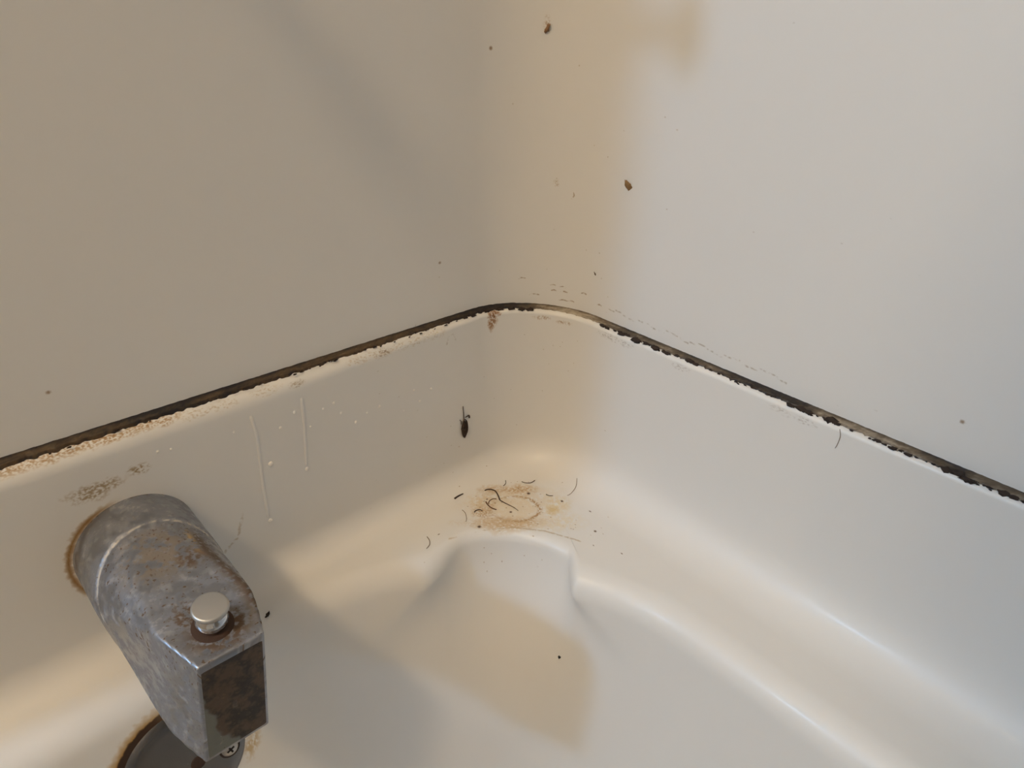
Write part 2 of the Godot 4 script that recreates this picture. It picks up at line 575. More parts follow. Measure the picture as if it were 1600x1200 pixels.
	for z in [0.26, 0.245, 0.22, 0.16, 0.145, 0.13, 0.115, 0.10]:
		smear(S, Vector3(0.001, 0.128, z), Vector3(0, 0, 0.010), Vector3(0.002, -0.003, 0), srgb(168, 140, 100), 0.45, 0.0016, 0.36, 2.0)
	smear(S, Vector3(0.002, 0.1235, 0.0500), Vector3(0, 0.007, 0.001), Vector3(0, 0, 0.0045), srgb(146, 104, 66), 0.85, 0.0025, 0.6, 2.0)
	smear(S, Vector3(0.002, 0.1290, 0.0480), Vector3(0, 0.003, 0), Vector3(0, 0, 0.006), srgb(130, 88, 54), 0.85, 0.0025, 0.6, 2.0)
	smear(S, Vector3(0.002, 0.1275, 0.1410), Vector3(0, 0.001, 0.008), Vector3(0, 0.003, 0), srgb(112, 88, 62), 0.7, 0.0012, 0.4)
	smear(S, Vector3(0.002, 0.1262, 0.2010), Vector3(0, 0.001, 0.006), Vector3(0, 0.0025, 0), srgb(140, 118, 88), 0.6, 0.0012, 0.45)
	stroke(S, [Vector3(0.002, 0.118, 0.0905), Vector3(0.002, 0.1236, 0.0890), Vector3(0.002, 0.1240, 0.0850), Vector3(0.002, 0.1190, 0.0825)], 0.0007, srgb(120, 98, 74), 0.65, 0.3)
	for q in [[Vector3(0.002, 0.0545, 0.2456), Vector3(0.002, 0.0403, 0.2511)], [Vector3(0.002, 0.0380, 0.2525), Vector3(0.002, 0.0322, 0.2604)]]:
		stroke(S, q, 0.0013, srgb(134, 104, 66), 0.6, 0.5)
	# rust around the spout's foot
	paint(S, Vector3(0.002, 0.063, 0.307), 0.045, srgb(138, 98, 50), func(p: Vector3) -> float:
		var d := Vector2(p.z - 0.305, p.y - 0.063)
		var g := n1.get_noise_3dv(p / 0.004)
		var side := smoothstep(0.2, 0.75, d.normalized().dot(Vector2(0.97, 0.24)))
		return 0.95 * side * clampf(1.0 - absf(d.length() - 0.0315) / (0.0025 + 0.0018 * g), 0, 1))
	# --- rust round the overflow plate, bowl side
	var pc := Vector3(0.052, -0.052, 0.319)
	paint(S, pc, 0.055, srgb(150, 98, 24), func(p: Vector3) -> float:
		var d := Vector2(p.z - pc.z, (p.y - pc.y) * 1.03)
		var g := n1.get_noise_3dv(p / 0.006)
		var side := smoothstep(-0.1, 0.7, d.normalized().dot(Vector2(0.96, 0.28)))
		return 0.85 * side * clampf(1.0 - (d.length() - 0.036) / (0.006 + 0.003 * g), 0, 1))
	paint(S, pc, 0.05, srgb(48, 28, 12), func(p: Vector3) -> float:
		var d := Vector2(p.z - pc.z, (p.y - pc.y) * 1.03)
		var g := n1.get_noise_3dv(p / 0.005)
		var side := smoothstep(0.0, 0.8, d.normalized().dot(Vector2(0.9, 0.43)))
		return 0.95 * side * clampf((1.0 - (d.length() - 0.0362) / (0.0012 + 0.0012 * g)) * 1.5, 0, 1))
	smear(S, Vector3(0.0642, -0.065, 0.2845), Vector3(0, 0.009, -0.006), Vector3(0, 0.003, 0.005), srgb(176, 140, 84), 0.6, 0.004, 0.55)
	stroke(S, [Vector3(0.0651, -0.0700, 0.2907), Vector3(0.0645, -0.0664, 0.2880), Vector3(0.0639, -0.0637, 0.2854), Vector3(0.0634, -0.0620, 0.2821), Vector3(0.0628, -0.0590, 0.2785)], 0.0011, srgb(58, 36, 16), 0.95, 0.35)
	# --- long side flange, below the seam
	for x in [0.066, 0.075, 0.085, 0.13, 0.2, 0.215]:
		smear(S, Vector3(x, 0.122, 0.002), Vector3(0.008, -0.001, 0), Vector3(0, 0.003, 0), srgb(130, 116, 100), 0.45, 0.0012, 0.36)
	for p in [Vector3(0.020, 0.124, 0.018), Vector3(0.033, 0.122, 0.009)]:
		smear(S, p, Vector3(0.006, 0, -0.004), Vector3(0, 0.002, 0), srgb(150, 116, 80), 0.6, 0.0015, 0.45)
	specks(S, Vector3(0.002, 0.09, 0.12), 0.045, 22, srgb(160, 142, 118), 0.0003, 0.0004, 0.5)
	specks(S, Vector3(0.03, 0.08, 0.01), 0.03, 14, srgb(150, 128, 102), 0.0003, 0.0004, 0.5)

# ---------------------------------------------------------------- room
func build_room():
	var paint_m := mat(srgb(190, 177, 158), 0.75)
	var o: MeshInstance3D
	o = struct("floor", box_mesh(Vector3(2.9, 0.1, 2.8)), mat(srgb(150, 138, 122), 0.5), "beige bathroom floor")
	o.position = Vector3(0.3, -0.47, 1.15)
	o = struct("ceiling", box_mesh(Vector3(2.9, 0.1, 2.8)), mat(srgb(214, 205, 190), 0.8), "white bathroom ceiling")
	o.position = Vector3(0.3, 2.05, 1.15)
	o = struct("wall_back", box_mesh(Vector3(2.9, 2.42, 0.1)), paint_m, "painted wall behind the long side of the surround")
	o.position = Vector3(0.3, 0.79, -0.07)
	o = struct("wall_partition", box_mesh(Vector3(0.1, 2.42, 0.64)), paint_m, "partition wall that carries the tub spout")
	o.position = Vector3(-0.062, 0.79, 0.30)
	o = struct("wall_left", box_mesh(Vector3(0.1, 2.42, 2.6)), paint_m, "painted bathroom wall beyond the partition")
	o.position = Vector3(-1.05, 0.79, 1.15)
	o = struct("wall_right", box_mesh(Vector3(0.1, 2.42, 2.6)), paint_m, "painted wall at the far end of the tub")
	o.position = Vector3(1.56, 0.79, 1.15)
	o = struct("wall_front", box_mesh(Vector3(2.9, 2.42, 0.1)), paint_m, "painted bathroom wall opposite the tub")
	o.position = Vector3(0.3, 0.79, 2.45)

func build_surround():
	# panel sheet with a rounded corner, standing just behind the tub's lip
	var cols := []
	var R := OUTER_R + WALL_BACK
	var nl := 110
	for k in nl:
		cols.append(Vector3(-WALL_BACK, 0, lerpf(0.62, OUTER_R, float(k) / nl)))
	for k in 60:
		var a := PI / 2 * k / 60
		cols.append(Vector3(OUTER_R, 0, OUTER_R) - Vector3(cos(a), 0, sin(a)) * R)
	for k in 151:
		cols.append(Vector3(lerpf(OUTER_R, 0.8, k / 150.0), 0, -WALL_BACK))
	var vis := cols.size()
	for k in range(1, 9): cols.append(Vector3(lerpf(0.8, 1.44, k / 8.0), 0, -WALL_BACK))
	for k in range(1, 13):
		var a := PI / 2 * k / 12
		cols.append(Vector3(1.44, 0, 0.06) - Vector3(-sin(a), 0, cos(a)) * R)
	cols.append(Vector3(1.507, 0, 0.62))
	var ys := []
	for k in 60: ys.append(lerpf(0.118, 0.46, k / 59.0))
	var P := PackedVector3Array()
	for y in ys:
		for c in cols: P.append(c + Vector3(0, y, 0))
	var w := cols.size()
	var S := {"P": P, "w": w, "h": 60, "vw": vis, "wall": true}
	S.img = Image.create(2048, 1024, false, Image.FORMAT_RGB8)
	S.img.fill(ACRYLIC)
	spread_columns(S, [[110, 0.36], [60, 0.22], [151, 0.42]])
	paint_walls(S)
	for y in [0.8, 1.4, 1.99]:
		for c in cols: P.append(c + Vector3(0, y, 0))
	var UV := PackedVector2Array()
	for j in 63:
		for i in w:
			if i < vis and j < 60: UV.append(Vector2(0.5 / 2048 + S.cu[i] * 2047.0 / 2048, float(j) / 59.0))
			else: UV.append(Vector2(minf(float(i) / (vis - 1), 1.0), 0.9995))
	struct("wall_surround", grid_mesh(P, w, 63, UV, PackedColorArray(), false, false), acrylic(ImageTexture.create_from_image(S.img)), "cream shower surround panel with a rounded inside corner")
	var m := mat(ACRYLIC, 0.3)
	var o := struct("trim_1", box_mesh(Vector3(0.012, 1.89, 0.006)), m, "edge of the surround panel on the partition")
	o.position = Vector3(-0.006, 1.05, 0.622)

func paint_walls(S: Dictionary):
	var mark := srgb(128, 98, 68)
	# scuffs above the seam in the corner
	for q in [[Vector3(0.0193, 0.1468, 0.0068), 0.003], [Vector3(0.0251, 0.1461, 0.0028), 0.004], [Vector3(0.0198, 0.1429, 0.0064), 0.003], [Vector3(0.0261, 0.1425, 0.0022), 0.004], [Vector3(0.0256, 0.1360, 0.0025), 0.005], [Vector3(0.0311, 0.1362, -0.0005), 0.004], [Vector3(0.0036, 0.1515, 0.0239), 0.004], [Vector3(0.0531, 0.1385, -0.0066), 0.003], [Vector3(0.0090, 0.1390, 0.0160), 0.006], [Vector3(0.0400, 0.1440, -0.004), 0.003]]:
		var c: Vector3 = q[0]
		var t := Vector3(c.z - 0.06, 0, -(c.x - 0.06)).normalized()
		if c.x > 0.06: t = Vector3(1, 0, 0)
		stroke(S, [c - t * q[1] * 0.6, c + Vector3(0, 0.0006, 0), c + t * q[1] * 0.6], 0.0006, mark, 0.6, 0.45)
	# broken line of old sealant smears above the long side seam
	for x in range(0, 22):
		var px := 0.062 + x * 0.0062
		var c := Vector3(px, 0.1385 + 0.0012 * sin(x * 1.7) - 0.00003 * x, -0.007)
		stroke(S, [c, c + Vector3(0.0045, -0.0004, 0)], 0.0007, srgb(140, 122, 98), 0.5, 0.5)
	# faint rings and specks
	stroke(S, [Vector3(0.0273, 0.2100, 0.0015), Vector3(0.0285, 0.2119, 0.0008), Vector3(0.0280, 0.2140, 0.001)], 0.0006, srgb(150, 126, 96), 0.7, 0.3)
	smear(S, Vector3(0.0179, 0.2195, 0.0079), Vector3(0.002, 0, -0.0015), Vector3(0, 0.003, 0), srgb(168, 146, 116), 0.6, 0.0012, 0.45)
	smear(S, Vector3(0.0100, 0.3140, 0.0154), Vector3(0, 0.006, 0), Vector3(0.002, 0, -0.002), srgb(160, 130, 96), 0.55, 0.0015, 0.45)
	for q in [[Vector3(-0.007, 0.1742, 0.0896), 0.0008], [Vector3(-0.0059, 0.3007, 0.048), 0.0010], [Vector3(0.2864, 0.1527, -0.007), 0.0009], [Vector3(-0.007, 0.330, 0.21), 0.0012], [Vector3(-0.007, 0.16, 0.32), 0.0008]]:
		var cc: Vector3 = wall_point(q[0]); var r: float = q[1]
		paint(S, cc, r * 1.5, srgb(130, 104, 78), func(p: Vector3) -> float: return 0.8 * clampf(1.5 - p.distance_to(cc) / r, 0, 1))
	specks(S, Vector3(0.03, 0.20, 0.0), 0.05, 20, srgb(160, 138, 108), 0.0003, 0.0005, 0.5)
	specks(S, Vector3(0.20, 0.20, -0.007), 0.07, 10, srgb(165, 152, 136), 0.0003, 0.0005, 0.5)

# ---------------------------------------------------------------- caulk
func knots(K: Array, s: float) -> float:
	if s <= K[0][0]: return K[0][1]
	for k in K.size() - 1:
		if s < K[k + 1][0]: return lerpf(K[k][1], K[k + 1][1], (s - K[k][0]) / (K[k + 1][0] - K[k][0]))
	return K[-1][1]

func lin(c: Color) -> Color:
	return c.srgb_to_linear()

func build_caulk():
	# mould cover along the seam (0 = bare tan sealant, 1 = black), by distance along the path
	var arc := OUTER_R * PI / 2
	var K := []
	for q in [[0.56, 0.7], [0.35, 0.72], [0.32, 0.66], [0.30, 0.75], [0.285, 0.9], [0.265, 0.95], [0.25, 0.72], [0.24, 0.95], [0.225, 0.75], [0.20, 0.62], [0.16, 0.55], [0.13, 0.6], [0.10, 0.75], [0.07, 0.92]]:
		K.append([OUTER_R - q[0], q[1]])
	for q in [[0.012, 0.98], [0.030, 0.95], [0.045, 0.45], [0.06, 0.2], [0.075, 0.15]]: K.append([q[0], q[1]])
	for q in [[0.062, 0.35], [0.08, 0.62], [0.10, 0.55], [0.12, 0.45], [0.135, 0.7], [0.15, 0.55], [0.165, 0.85], [0.185, 0.98], [0.212, 0.92], [0.22, 0.4], [0.245, 0.3], [0.27, 0.45], [0.283, 0.75], [0.295, 0.92], [0.302, 0.5], [0.32, 0.5], [0.33, 0.7], [0.8, 0.6]]:
		K.append([q[0] - OUTER_R + arc, q[1]])
	var s0 := OUTER_R - 0.62
	var s1 := 1.0
	var n := 1500
	var h := 9
	var P := PackedVector3Array()
	var Cc := PackedColorArray()
	P.resize((n + 1) * h)
	Cc.resize((n + 1) * h)
	for i in n + 1:
		var s := lerpf(s0, s1, float(i) / n)
		var o := outer(s)
		var H := lip_height(o[2])
		var m := knots(K, s)
		var left := s < 0.03
		var rag := 0.0012 * n1.get_noise_2d(s * 160.0, 3.0) + (0.0 if left else 0.0016 * maxf(0.0, n1.get_noise_2d(s * 320.0, 9.0)))
		for j in h:
			var t := float(j) / (h - 1)
			# from the wall, down and forward onto the lip, slightly hollow
			var off := lerpf(-WALL_BACK - 0.0004, (-0.0022 if left else -0.0018) + rag, t)
			var y := H + lerpf(0.0040 if left else 0.0034, 0.0003, pow(t, 0.72))
			if j == h - 1: y = H - 0.0012
			P[j * (n + 1) + i] = o[0] + o[1] * off + Vector3(0, y, 0)
			var g := n1.get_noise_2d(s * 90.0, t * 2.0) * 0.28 + n2.get_noise_2d(s * 700.0, t * 5.0) * 0.16
			var edge := 0.30 * (1.0 - smoothstep(0.12, 0.45, t)) + (0.25 * smoothstep(0.8, 1.0, t) if n1.get_noise_2d(s * 200.0, 40.0) > 0.05 else 0.0)
			var v := clampf(m + g + edge, 0, 1)
			var tan_c := srgb(150, 128, 98) if left else srgb(178, 166, 146)
			var mid := srgb(88, 68, 42) if left else srgb(96, 82, 64)
			var blk := srgb(28, 20, 14)
			var c := lin(tan_c).lerp(lin(mid), clampf(v * 2.0, 0, 1)) if v < 0.5 else lin(mid).lerp(lin(blk), clampf(v * 2.0 - 1.0, 0, 1))
			Cc[j * (n + 1) + i] = c
	var mt := mat(Color.WHITE, 0.55)
	mt.vertex_color_use_as_albedo = true
	var t := thing("caulk_bead", "mouldy brown and black caulk bead along the seam above the tub", "caulk")
	part("bead", grid_mesh(P, n + 1, h, PackedVector2Array(), Cc, false, false), mt, t)
	# black crusts on the lower edge
	var st := SurfaceTool.new()
	st.begin(Mesh.PRIMITIVE_TRIANGLES)
	var crusts := []
	for q in [[0.062, 4.0], [0.066, 3.0], [0.078, 5.0], [0.083, 4.0], [0.092, 6.0], [0.100, 4.0], [0.108, 5.0], [0.117, 4.0], [0.124, 3.0], [0.134, 5.0], [0.139, 4.0], [0.150, 2.0], [0.19, 2.0], [0.205, 3.0], [0.211, 5.0], [0.216, 4.0], [0.2275, 5.5], [0.231, 4.0], [0.254, 3.0], [0.262, 3.0], [0.270, 3.0], [0.288, 4.5], [0.293, 5.5], [0.298, 5.0], [0.314, 4.5], [0.318, 4.0]]:
		crusts.append([q[0] - OUTER_R + arc, q[1] * 0.0005])
	for q in [0.002, 0.008, 0.018, 0.026, 0.034, 0.040, -0.005, -0.012]:
		crusts.append([q, rng.randf_range(0.0012, 0.0024)])
	for q in range(60): crusts.append([rng.randf_range(arc, arc + 0.28), rng.randf_range(0.0004, 0.0011)])
	for q in range(50): crusts.append([rng.randf_range(-0.30, 0.0), rng.randf_range(0.0003, 0.0008)])
	for c in crusts:
		var o := outer(c[0])
		var H := lip_height(o[2])
		var tn: Vector3 = Vector3.UP.cross(o[1])
		var b := Basis(tn, (Vector3.UP + o[1] * 0.8).normalized(), o[1]).orthonormalized()
		var off := rng.randf_range(-0.0020, 0.0)
		var pos: Vector3 = o[0] + o[1] * off + Vector3(0, H + 0.0004 - maxf(0, off + 0.0015) * 0.25, 0)
		st.append_from(lump(Vector3(c[1] * 1.3, 0.0005, c[1] * 0.55), rng.randf() * 50.0, 0.6), 0, Transform3D(b, pos))
	var cr := part("mould_crust", st.commit(), mat(srgb(46, 34, 26), 0.85), t)
	cr.set_meta("kind", "stuff")
	cr.set_meta("label", "black mould crumbs on the lower edge of the caulk")

# ---------------------------------------------------------------- spout
const SP_Z := 0.3035
const SP_Y := 0.063
const SP_L := 0.120

func spout_r(x: float, th: float) -> Vector2:      # (w, y) on the section at x; th = 0 towards +z, PI/2 up
	var yc := lerpf(SP_Y, 0.0515, smoothstep(0.05, 0.12, x))
	var d := Vector2(cos(th), sin(th))
	var R := 0.031
	# step behind the flattened front: an arched edge on top, upright edges at the sides
	var up := absf(wrapf(th - PI / 2, -PI, PI))
	var xs := 0.0285 + 0.010 * pow(minf(up / 1.1, 1.6), 2.0)
	var inset := 0.0009 * smoothstep(xs - 0.0006, xs + 0.0006, x)
	if sin(th) < -0.55: inset *= 1.0 - smoothstep(-0.55, -0.75, sin(th))
	var Rc := (R - inset) * (lerpf(1.0, 1.42, smoothstep(0.048, 0.096, x)) if d.y < 0 else 1.0)
	# ray from (0, yc) to the (stretched) circle about SP_Y
	var low := 1.0
	var sq := Vector2(d.x, d.y / low)
	var oy := yc - SP_Y
	if d.y < 0: oy = oy / low
	var A := sq.dot(sq)
	var B := 2.0 * sq.y * oy
	var Cq := oy * oy - Rc * Rc
	var r := (-B + sqrt(maxf(B * B - 4 * A * Cq, 0.0))) / (2 * A)
	var cuts := []
	var top := 0.0945 - 0.0130 * (x - 0.028) / 0.092 - 0.0005
	if d.y > 0.02 and x > 0.026: cuts.append((top - yc) / d.y)
	var wl := lerpf(0.0315, 0.0225, clampf((x - 0.040) / 0.05, 0, 1)) - 0.0075 * pow(clampf((x - 0.09) / 0.03, 0, 1), 1.2)
	if absf(d.x) > 0.02 and x > 0.034: cuts.append(wl / absf(d.x))
	var bot := lerpf(0.031, 0.0245, smoothstep(0.05, 0.09, x))
	if d.y < -0.02 and x > 0.05: cuts.append((yc - bot) / -d.y)
	for c in cuts:
		# soft minimum keeps the edges slightly round
		var k := 0.0012
		var hh := clampf(0.5 + 0.5 * (c - r) / k, 0, 1)
		r = lerpf(c, r, hh) - k * hh * (1.0 - hh)
	var py := yc + d.y * r
	return Vector2(d.x * r - 0.11 * (py - 0.045) * smoothstep(0.04, 0.12, x), py)

func build_spout():
	var t := thing("tub_spout", "corroded chrome tub spout with pull-up diverter on the plumbing wall", "faucet")
	var nx := 100
	var na := 160
	var P := PackedVector3Array()
	var UV := PackedVector2Array()
	for j in nx + 1:
		var x := SP_L * j / nx
		for i in na + 1:
			var th := TAU * i / na - PI / 2
			var q := spout_r(x, th)
			P.append(Vector3(x, q.y, SP_Z + q.x))
			UV.append(Vector2(float(i) / na, float(j) / nx * 0.98))
	# rounded front edge
	for e in [[0.0006, 0.0002], [0.0011, 0.0006], [0.0014, 0.0014]]:
		for i in na + 1:
			var th := TAU * i / na - PI / 2
			var q := spout_r(SP_L, th)
			var c := Vector2(0, 0.0505)
			q = c + (q - c) * (1.0 - e[1] / 0.014)
			P.append(Vector3(SP_L + e[0], q.y, SP_Z + q.x))
			UV.append(Vector2(float(i) / na, 0.995))
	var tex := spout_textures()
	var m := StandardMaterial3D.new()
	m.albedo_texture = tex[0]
	m.metallic = 1.0
	m.metallic_texture = tex[1]
	m.metallic_texture_channel = BaseMaterial3D.TEXTURE_CHANNEL_RED
	m.roughness = 1.0
	m.roughness_texture = tex[1]
	m.roughness_texture_channel = BaseMaterial3D.TEXTURE_CHANNEL_GREEN
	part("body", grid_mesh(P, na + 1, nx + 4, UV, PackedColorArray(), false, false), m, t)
	# front face, brown with rust
	var F := PackedVector3Array()
	var FU := PackedVector2Array()
	for j in 12:
		var k := 1.0 - float(j) / 11
		for i in na + 1:
			var th := TAU * i / na - PI / 2
			var q := spout_r(SP_L, th)
			var c := Vector2(0, 0.0505)
			q = c + (q - c) * (1.0 - 0.0014 / 0.014) * k
			F.append(Vector3(SP_L + 0.0014 + 0.0004 * (1 - k), q.y, SP_Z + q.x))
			FU.append(Vector2(0.5 + q.x / 0.04, 0.5 - (q.y - 0.0505) / 0.06))
	var fm := StandardMaterial3D.new()
	var ft := face_textures()
	fm.albedo_texture = ft[0]
	fm.metallic = 1.0
	fm.metallic_texture = ft[1]
	fm.metallic_texture_channel = BaseMaterial3D.TEXTURE_CHANNEL_RED
	fm.roughness = 1.0
	fm.roughness_texture = ft[1]
	fm.roughness_texture_channel = BaseMaterial3D.TEXTURE_CHANNEL_GREEN
	var fo := part("front_face", grid_mesh(F, na + 1, 12, FU, PackedColorArray(), false, false), fm, t)
	fo.set_meta("label", "rust brown front face of the spout")
	# underside of the outlet closes the body against the wall side
	# diverter
	var up := Vector3(0.19, 0.98, 0).normalized()
	var kb := Node3D.new()
	kb.name = "diverter"
	t.add_child(kb)
	kb.position = Vector3(0.1045, 0.0835, 0.3005)
	kb.basis = Basis(Quaternion(Vector3.UP, up))
	var chrome := mat(srgb(200, 202, 206), 0.12, 1.0)
	var stem := part("stem", lathe([Vector2(0.0001, 0.0105), Vector2(0.0042, 0.0105), Vector2(0.0042, 0.0085), Vector2(0.0062, 0.0070), Vector2(0.0070, 0.0045), Vector2(0.0064, 0.0020), Vector2(0.0055, 0.0005), Vector2(0.0055, -0.003)], 40), chrome, kb)
	stem.set_meta("label", "shiny chrome stem of the diverter")
	part("cap", lathe([Vector2(0.0001, 0.0142), Vector2(0.0068, 0.0140), Vector2(0.0076, 0.0134), Vector2(0.0079, 0.0126), Vector2(0.0076, 0.0117), Vector2(0.0064, 0.0109), Vector2(0.0001, 0.0104)], 48), mat(srgb(176, 174, 170), 0.42, 0.75), kb)
	part("socket_rust", lathe([Vector2(0.0001, 0.0012), Vector2(0.0070, 0.0012), Vector2(0.0082, 0.0006), Vector2(0.0090, -0.0)], 32), mat(srgb(62, 40, 24), 0.85), kb)

func spout_textures() -> Array:
	var N := 768
	var a := Image.create(N, N, false, Image.FORMAT_RGB8)
	var b := Image.create(N, N, false, Image.FORMAT_RGB8)
	for y in N:
		var x := SP_L * y / N / 0.98
		for i in N:
			var th := TAU * i / N - PI / 2
			var q := Vector3(cos(th) * 0.03, sin(th) * 0.03, x)
			var up := absf(wrapf(th - PI / 2, -PI, PI))      # 0 on the top
			var right := cos(th) < 0.0                          # side that faces the corner
			var g := n1.get_noise_3dv(q / 0.012)
			var f := n1.get_noise_3dv(q / 0.0035)
			var ff := n2.get_noise_3dv(q / 0.0012)
			var c := srgb(146, 148, 154)
			var metal := 0.85
			var rough := 0.36 + 0.10 * g
			# chalky film
			var film := smoothstep(-0.1, 0.5, g + 0.5 * f + 0.15)
			c = c.lerp(srgb(124, 124, 128), film * 0.7)
			metal -= film * 0.45
			rough += film * 0.2
			var chalk := smoothstep(0.25, 0.5, n2.get_noise_3dv(q / 0.006 + Vector3(9, 3, 1)) + 0.4 * ff)
			c = c.lerp(srgb(176, 175, 174), chalk * 0.4)
			metal -= chalk * 0.2
			# pale line on the arched step: its edge highlight, painted into the colour
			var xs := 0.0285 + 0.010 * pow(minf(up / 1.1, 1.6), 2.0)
			var edge_glint := clampf(1.4 - absf(x - xs - 0.0004) / 0.0006, 0, 1) * smoothstep(-0.45, 0.1, f) * (1.0 - smoothstep(1.5, 1.9, up))
			c = c.lerp(srgb(196, 188, 174), edge_glint * 0.8)
			metal *= 1.0 - edge_glint * 0.7
			# brown patch on the top panel
			var w := th - PI / 2
			var tx := (x - 0.052) / 0.020
			var tw := (w * 0.03 + 0.002) / 0.022
			var d := sqrt(tx * tx + tw * tw)
			var br := clampf((1.15 - d) * 1.6, 0, 1) * smoothstep(-0.25, 0.35, g + 0.7 * f + 0.1) if up < 1.1 else 0.0
			# a darker clot on the side of the patch that faces the corner
			var d2 := Vector2((x - 0.062) / 0.007, (w * 0.03 - 0.010) / 0.007).length()
			var cl := clampf((1.2 - d2) * 1.5, 0, 1) * smoothstep(-0.4, 0.3, f)
			# streak along the corner-side edge
			var d3 := absf(w * 0.03 - 0.020 + 0.05 * (x - 0.05)) / 0.004
			var sk := clampf(1.2 - d3, 0, 1) * smoothstep(0.035, 0.05, x) * (1.0 - smoothstep(0.10, 0.118, x)) * smoothstep(-0.3, 0.3, f + 0.3)
			# dark specks
			var sp := smoothstep(0.40, 0.50, n1.get_noise_3dv(q / 0.0028 + Vector3(31, 7, 5))) * (1.0 if up < 1.0 else 0.35) * smoothstep(0.03, 0.036, x)
			# rust where the foot meets the wall
			var ft := (1.0 - smoothstep(0.0015, 0.004, x + 0.002 * f)) * 0.8
			# rust round the diverter
			var d4 := Vector2((x - 0.094) / 0.010, (w * 0.025 + 0.006) / 0.006).length()
			var dv := clampf((1.2 - d4) * 1.4, 0, 1) * smoothstep(-0.1, 0.35, f + 0.2 * ff)
			var d5 := Vector2((x - 0.108) / 0.012, w * 0.025 / 0.011).length()
			dv = maxf(dv, clampf((1.15 - d5) * 2.0, 0, 1) * smoothstep(-0.35, 0.2, f))
			var tan_a := br * 0.75
			c = c.lerp(srgb(122, 106, 86), tan_a)
			metal *= 1.0 - tan_a * 0.8
			rough = lerpf(rough, 0.6, tan_a)
			for r in [cl * 0.85, sk * 0.7, sp * 0.85, ft, dv * 0.85]:
				c = c.lerp(srgb(82, 58, 36), r)
				metal *= 1.0 - r * 0.9
				rough = lerpf(rough, 0.75, r)
			# ochre crust line at the corner side of the panel
			var d6 := Vector2((x - 0.050) / 0.012, (w * 0.03 - 0.016 + 0.1 * (x - 0.05)) / 0.0022).length()
			var oc := clampf(1.3 - d6, 0, 1) * smoothstep(-0.2, 0.2, f + ff * 0.5)
			c = c.lerp(srgb(176, 146, 100), oc * 0.8)
			metal *= 1.0 - oc
			rough = lerpf(rough, 0.7, oc)
			a.set_pixel(i, y, c)
			b.set_pixel(i, y, Color(clampf(metal, 0, 1), clampf(rough, 0.1, 1), 0))
	return [ImageTexture.create_from_image(a), ImageTexture.create_from_image(b)]

func face_textures() -> Array:
	var N := 256
	var a := Image.create(N, N, false, Image.FORMAT_RGB8)
	var b := Image.create(N, N, false, Image.FORMAT_RGB8)
	for y in N:
		for x in N:
			var w := (float(x) / N - 0.5) * 0.04
			var h := (0.5 - float(y) / N) * 0.06
			var q := Vector3(w, h, 0.37)
			var g := n1.get_noise_3dv(q / 0.012)
			var f := n1.get_noise_3dv(q / 0.004)
			var bare := smoothstep(0.0, 0.5, (w - 0.0055) / 0.006 - h / 0.022 + 0.8 * g - 0.35)
			var c := srgb(72, 56, 42).lerp(srgb(34, 25, 19), smoothstep(-0.3, 0.4, g + 0.6 * f))
			c = c.lerp(srgb(112, 92, 66), smoothstep(0.25, 0.6, f) * 0.5)
			c = c.lerp(srgb(110, 112, 108), bare)
			a.set_pixel(x, y, c)
			b.set_pixel(x, y, Color(0.1 + 0.75 * bare, 0.5 - 0.15 * bare + 0.15 * f, 0))
	return [ImageTexture.create_from_image(a), ImageTexture.create_from_image(b)]

# ---------------------------------------------------------------- overflow plate
func build_overflow():
	var t := thing("overflow_plate", "round brushed steel overflow cover screwed to the tub below the spout", "drain cover", Vector3(0.0500, -0.0527, 0.319))
	t.basis = Basis(Quaternion(Vector3.UP, Vector3(0.9703, 0.2419, 0).normalized()))
	var steel := mat(srgb(112, 110, 110), 0.26, 0.95)
	part("plate", lathe([Vector2(0.0001, 0.0070), Vector2(0.024, 0.0068), Vector2(0.028, 0.0066), Vector2(0.0305, 0.0060), Vector2(0.0332, 0.0046), Vector2(0.0350, 0.0026), Vector2(0.0357, 0.0008), Vector2(0.0357, -0.002)], 96), steel, t)
	part("gasket", lathe([Vector2(0.030, 0.0008), Vector2(0.0366, 0.0008), Vector2(0.0372, 0.0000), Vector2(0.0372, -0.003)], 72), mat(srgb(44, 28, 16), 0.9), t)
	# lever hole in the middle, two screws
	var lh := part("lever_hole", lathe([Vector2(0.0001, 0.0074), Vector2(0.0030, 0.0074), Vector2(0.0040, 0.0072), Vector2(0.0044, 0.0066)], 32), mat(srgb(58, 38, 24), 0.8), t)
	lh.position = Vector3(0.003, 0, -0.005)
	for q in [0, 1]:
		var s := part("screw", lathe([Vector2(0.0001, 0.0020), Vector2(0.0030, 0.0018), Vector2(0.0044, 0.0010), Vector2(0.0050, 0.0)], 32), mat(srgb(172, 168, 164), 0.35, 0.9), t)
		var ring := part("screw_seat", lathe([Vector2(0.0046, 0.0003), Vector2(0.0058, 0.0003), Vector2(0.0060, 0.0)], 32), mat(srgb(46, 32, 22), 0.8), s)
		ring.position = Vector3.ZERO
		var sl := part("cross_slot", box_mesh(Vector3(0.0046, 0.0006, 0.0011)), mat(srgb(24, 16, 12), 0.8), s)
		sl.position = Vector3(0, 0.0018, 0)
		var s2 := part("cross_slot", box_mesh(Vector3(0.0011, 0.0006, 0.0046)), mat(srgb(24, 16, 12), 0.8), s)
		s2.position = Vector3(0, 0.0018, 0)
		var dir := Vector3(0.0060, 0, -0.0222) if q == 0 else Vector3(-0.0060, 0, 0.0222)
		s.position = dir + Vector3(0, 0.0068, 0)
		s.rotation.y = 0.35

